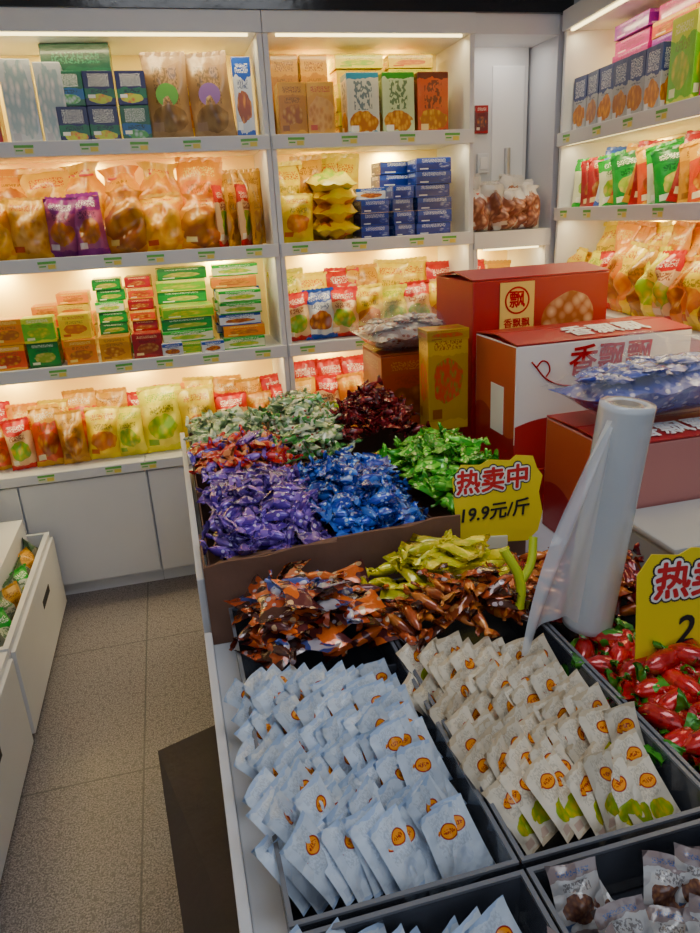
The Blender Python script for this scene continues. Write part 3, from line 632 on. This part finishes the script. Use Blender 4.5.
ctn(.66,.80,2.2,2.43,.661,.787,(cb_brown,cb_brown,cb_brown),'brown carton at the bottom of a stack',.0)
def bigbag(ks,loc,w,h,d,rot,label,n,ps=(.075,.05,.02)):
    o=ob('snack_bag',pillow(w,h,d*.75,ks[0],seed=11,nx=14,nz=12,wr=.06),loc,rot,label=label,cat='snack bag')
    ms=[pillow(ps[0],ps[1],ps[2],k,seed=i+40,nx=6,nz=6,wr=.2) for i,k in enumerate(ks)]
    for i in range(n):
        a=R(-.42,.42);b=R(.08,.85);t=d*.34*max(0,1-(2*a)**2)**.5*(4*b*(1-b))**.5
        ob('inner_packet',ms[i%len(ms)],(a*w,t+.003,b*h-.02),(R(-.2,.2),R(-1.2,1.2),R(-.25,.25)),parent=o)
    ob('clear_wrap',pillow(w*1.06,h*1.12,d*1.3,wrap,seed=12,nx=16,nz=14,wr=.07),(0,0,-h*.06),parent=o,label='crinkled clear plastic wrapper')
bm_=foil('bluebag',(.03,.06,.42),(.14,.18,.6),(.5,.5,.75),sc=25);bm2=foil('violetbag',(.3,.3,.6),(.08,.12,.5),(.65,.6,.8),sc=25)
bw_=foil('pinkbag',(.6,.42,.34),(.7,.62,.55),(.4,.1,.05),sc=25);bw2=foil('whitebag',(.7,.66,.6),(.5,.3,.2),(.6,.1,.05),sc=25)
bigbag([bm_,bm2,bm_],(1.15,1.58,1.05),.48,.23,.16,(pi/2-.12,0,.05),'plastic wrapped bag of blue packets lying on red carton',44)
bigbag([bw_,bw2],(.76,2.43,1.11),.30,.24,.13,(pi/2,0,.1),'clear plastic bag of pale packets on red brown carton',24)
# ---------------- signs ----------------
cream_tag=plain('cream_tag',(.8,.78,.6),.4)
def sign(loc,rot,s,title,price,label,tx=-.1,px=-.08,pz=-.12,tsz=.27,psz=.2):
    pts=[(-.5,.05),(-.52,.3),(-.42,.47),(-.2,.46),(-.1,.52),(.15,.5),(.22,.56),(.42,.54),(.47,.4),(.54,.3),(.5,.1),(.55,-.15),(.5,-.38),(.38,-.5),(-.2,-.5),(-.46,-.44)]
    n=len(pts);vs=[(x*s*1.04,0,z*s) for x,z in pts]+[(x*s*1.04,.002,z*s) for x,z in pts]
    fs=[tuple(range(n)),tuple(range(2*n-1,n-1,-1))]+[(i,i+n,(i+1)%n+n,(i+1)%n) for i in range(n)]
    o=ob('price_sign',mk('sign',vs,fs,[yellow_card]),loc,rot,label=label,cat='sign')
    ts=s*tsz
    ob('lettering_dark_outline',textm(title,ts,black_ink,.0001,s*.045,.1,16),(tx*s,-.0006,.26*s),(pi/2,-.08,0),parent=o,label='dark outer outline of title')  # dark printed outline around the title
    ob('lettering_outline',textm(title,ts,white_ink,.0001,s*.03,.1,16),(tx*s,-.0012,.26*s),(pi/2,-.08,0),parent=o,label='white outline of the title')
    ob('title_lettering',textm(title,ts,red_ink,.0001,s*.009,.1),(tx*s,-.0022,.26*s),(pi/2,-.08,0),parent=o,label='red Chinese title lettering')
    ob('price_lettering',textm(price,s*psz,black_ink,.0002,s*.005,.2),(px*s,-.0025,pz*s),(pi/2,-.1,0),parent=o,label='handwritten black price')
    ob('clip',boxm('clip',-.12*s,.14*s,-.004,.006,-.58*s,-.42*s,cream_tag,.002),parent=o,label='small cream tag')
sign((.665,1.345,.868),(-.15,.04,-.15),.19,'热卖中','19.9元/斤','yellow price card with red title above green candy',tsz=.3,psz=.22,tx=-.06,px=-.04)
sign((.80,.86,.838),(-.15,.1,-.1),.215,'热卖中','2','yellow price card with red title beside carton',tx=.06,px=-.10,pz=-.17,tsz=.31,psz=.34)
# ---------------- film roll ----------------
rl=ob('film_roll',lathe('roll',[(.024,0),(.045,0),(.0455,.01),(.0455,.42),(.045,.43),(.024,.43)],40,[film]),(.685,1.0,.752),(math.radians(2),math.radians(5),0),label='upright roll of clear plastic film standing among candy',cat='roll')
ob('core',lathe('core',[(.019,.001),(.0238,.001),(.0238,.429),(.019,.429)],24,[plain('cardboard_core',(.3,.25,.2),.7)]),parent=rl,label='cardboard core tube')
vs=[];fs=[];n=24;m=16
for j in range(m+1):
    for i in range(n+1):
        t=i/n;v=j/m
        x=-.046*math.cos((1-t)*.6)-(.125*t)*(1-.8*v**1.4);y=-.025-.035*t+.014*math.sin(12*t+4*v)*t
        vs.append((x,y,.02+v*.36+.03*math.sin(4*t)*(1-v)+.04*t*v))
for j in range(m):
    for i in range(n):a=j*(n+1)+i;fs.append((a,a+1,a+n+2,a+n+1))
ob('loose_film',mk('loose_film',vs,fs,[film2],smooth=True),parent=rl,label='translucent loose end of film hanging down')
tg=ob('candy_tongs',tube('arm',[[(0,0,0),(.005,.01,.05),(-.02,.03,.11)]],.009,lime),(.555,1.02,.80),label='lime green forked plastic tongs stuck in the candy',cat='tongs')
ob('arm',tube('arm2',[[(.004,.01,.045),(.03,.02,.075),(.045,.04,.12)]],.008,lime),parent=tg)
wl=ob('foam_box',boxm('lid',.95,1.38,1.1,1.3,.661,.80,plain('grey_foam',(.4,.4,.4),.6),.01),label='pale grey foam box in front of red carton',cat='box')
ob('lid',boxm('lidrim',.945,1.385,1.095,1.3035,.80,.815,plain('grey_foam_rim',(.45,.45,.45),.6),.005),parent=wl)
# ---------------- lights ----------------
alamp('shop_light',1.2,.8,16,(.88,.93,1),(.4,.8,2.75),(0,0,0))
alamp('shop_light',2.6,1.6,15,(.8,.88,1),(-.1,-1.3,1.9),(math.radians(75),0,0))  # unseen cool daylight from the shopfront, given as an area light
alamp('recess_fill_light',.2,.1,.5,(1,.92,.8),(1.47,2.98,2.12),(math.radians(10),0,0))  # added fill light to brighten the door recess, no fixture there
w=bpy.data.worlds.new('w');bpy.context.scene.world=w;w.use_nodes=True
w.node_tree.nodes['Background'].inputs[0].default_value=(.6,.7,.85,1);w.node_tree.nodes['Background'].inputs[1].default_value=.12
# ---------------- camera ----------------
cam=bpy.data.cameras.new('camera');cam.sensor_fit='VERTICAL';cam.sensor_height=24;cam.lens=18.0;cam.clip_start=.02
co_=ob('camera',cam)
M3=Matrix(((0.9657,0.1333,-0.2216),(-0.2534,0.3158,-0.9141),(-0.0508,0.9396,0.3387)))
co_.matrix_world=Matrix.Translation((0,0,1.5))@M3.to_quaternion().to_matrix().to_4x4()
bpy.context.scene.camera=co_
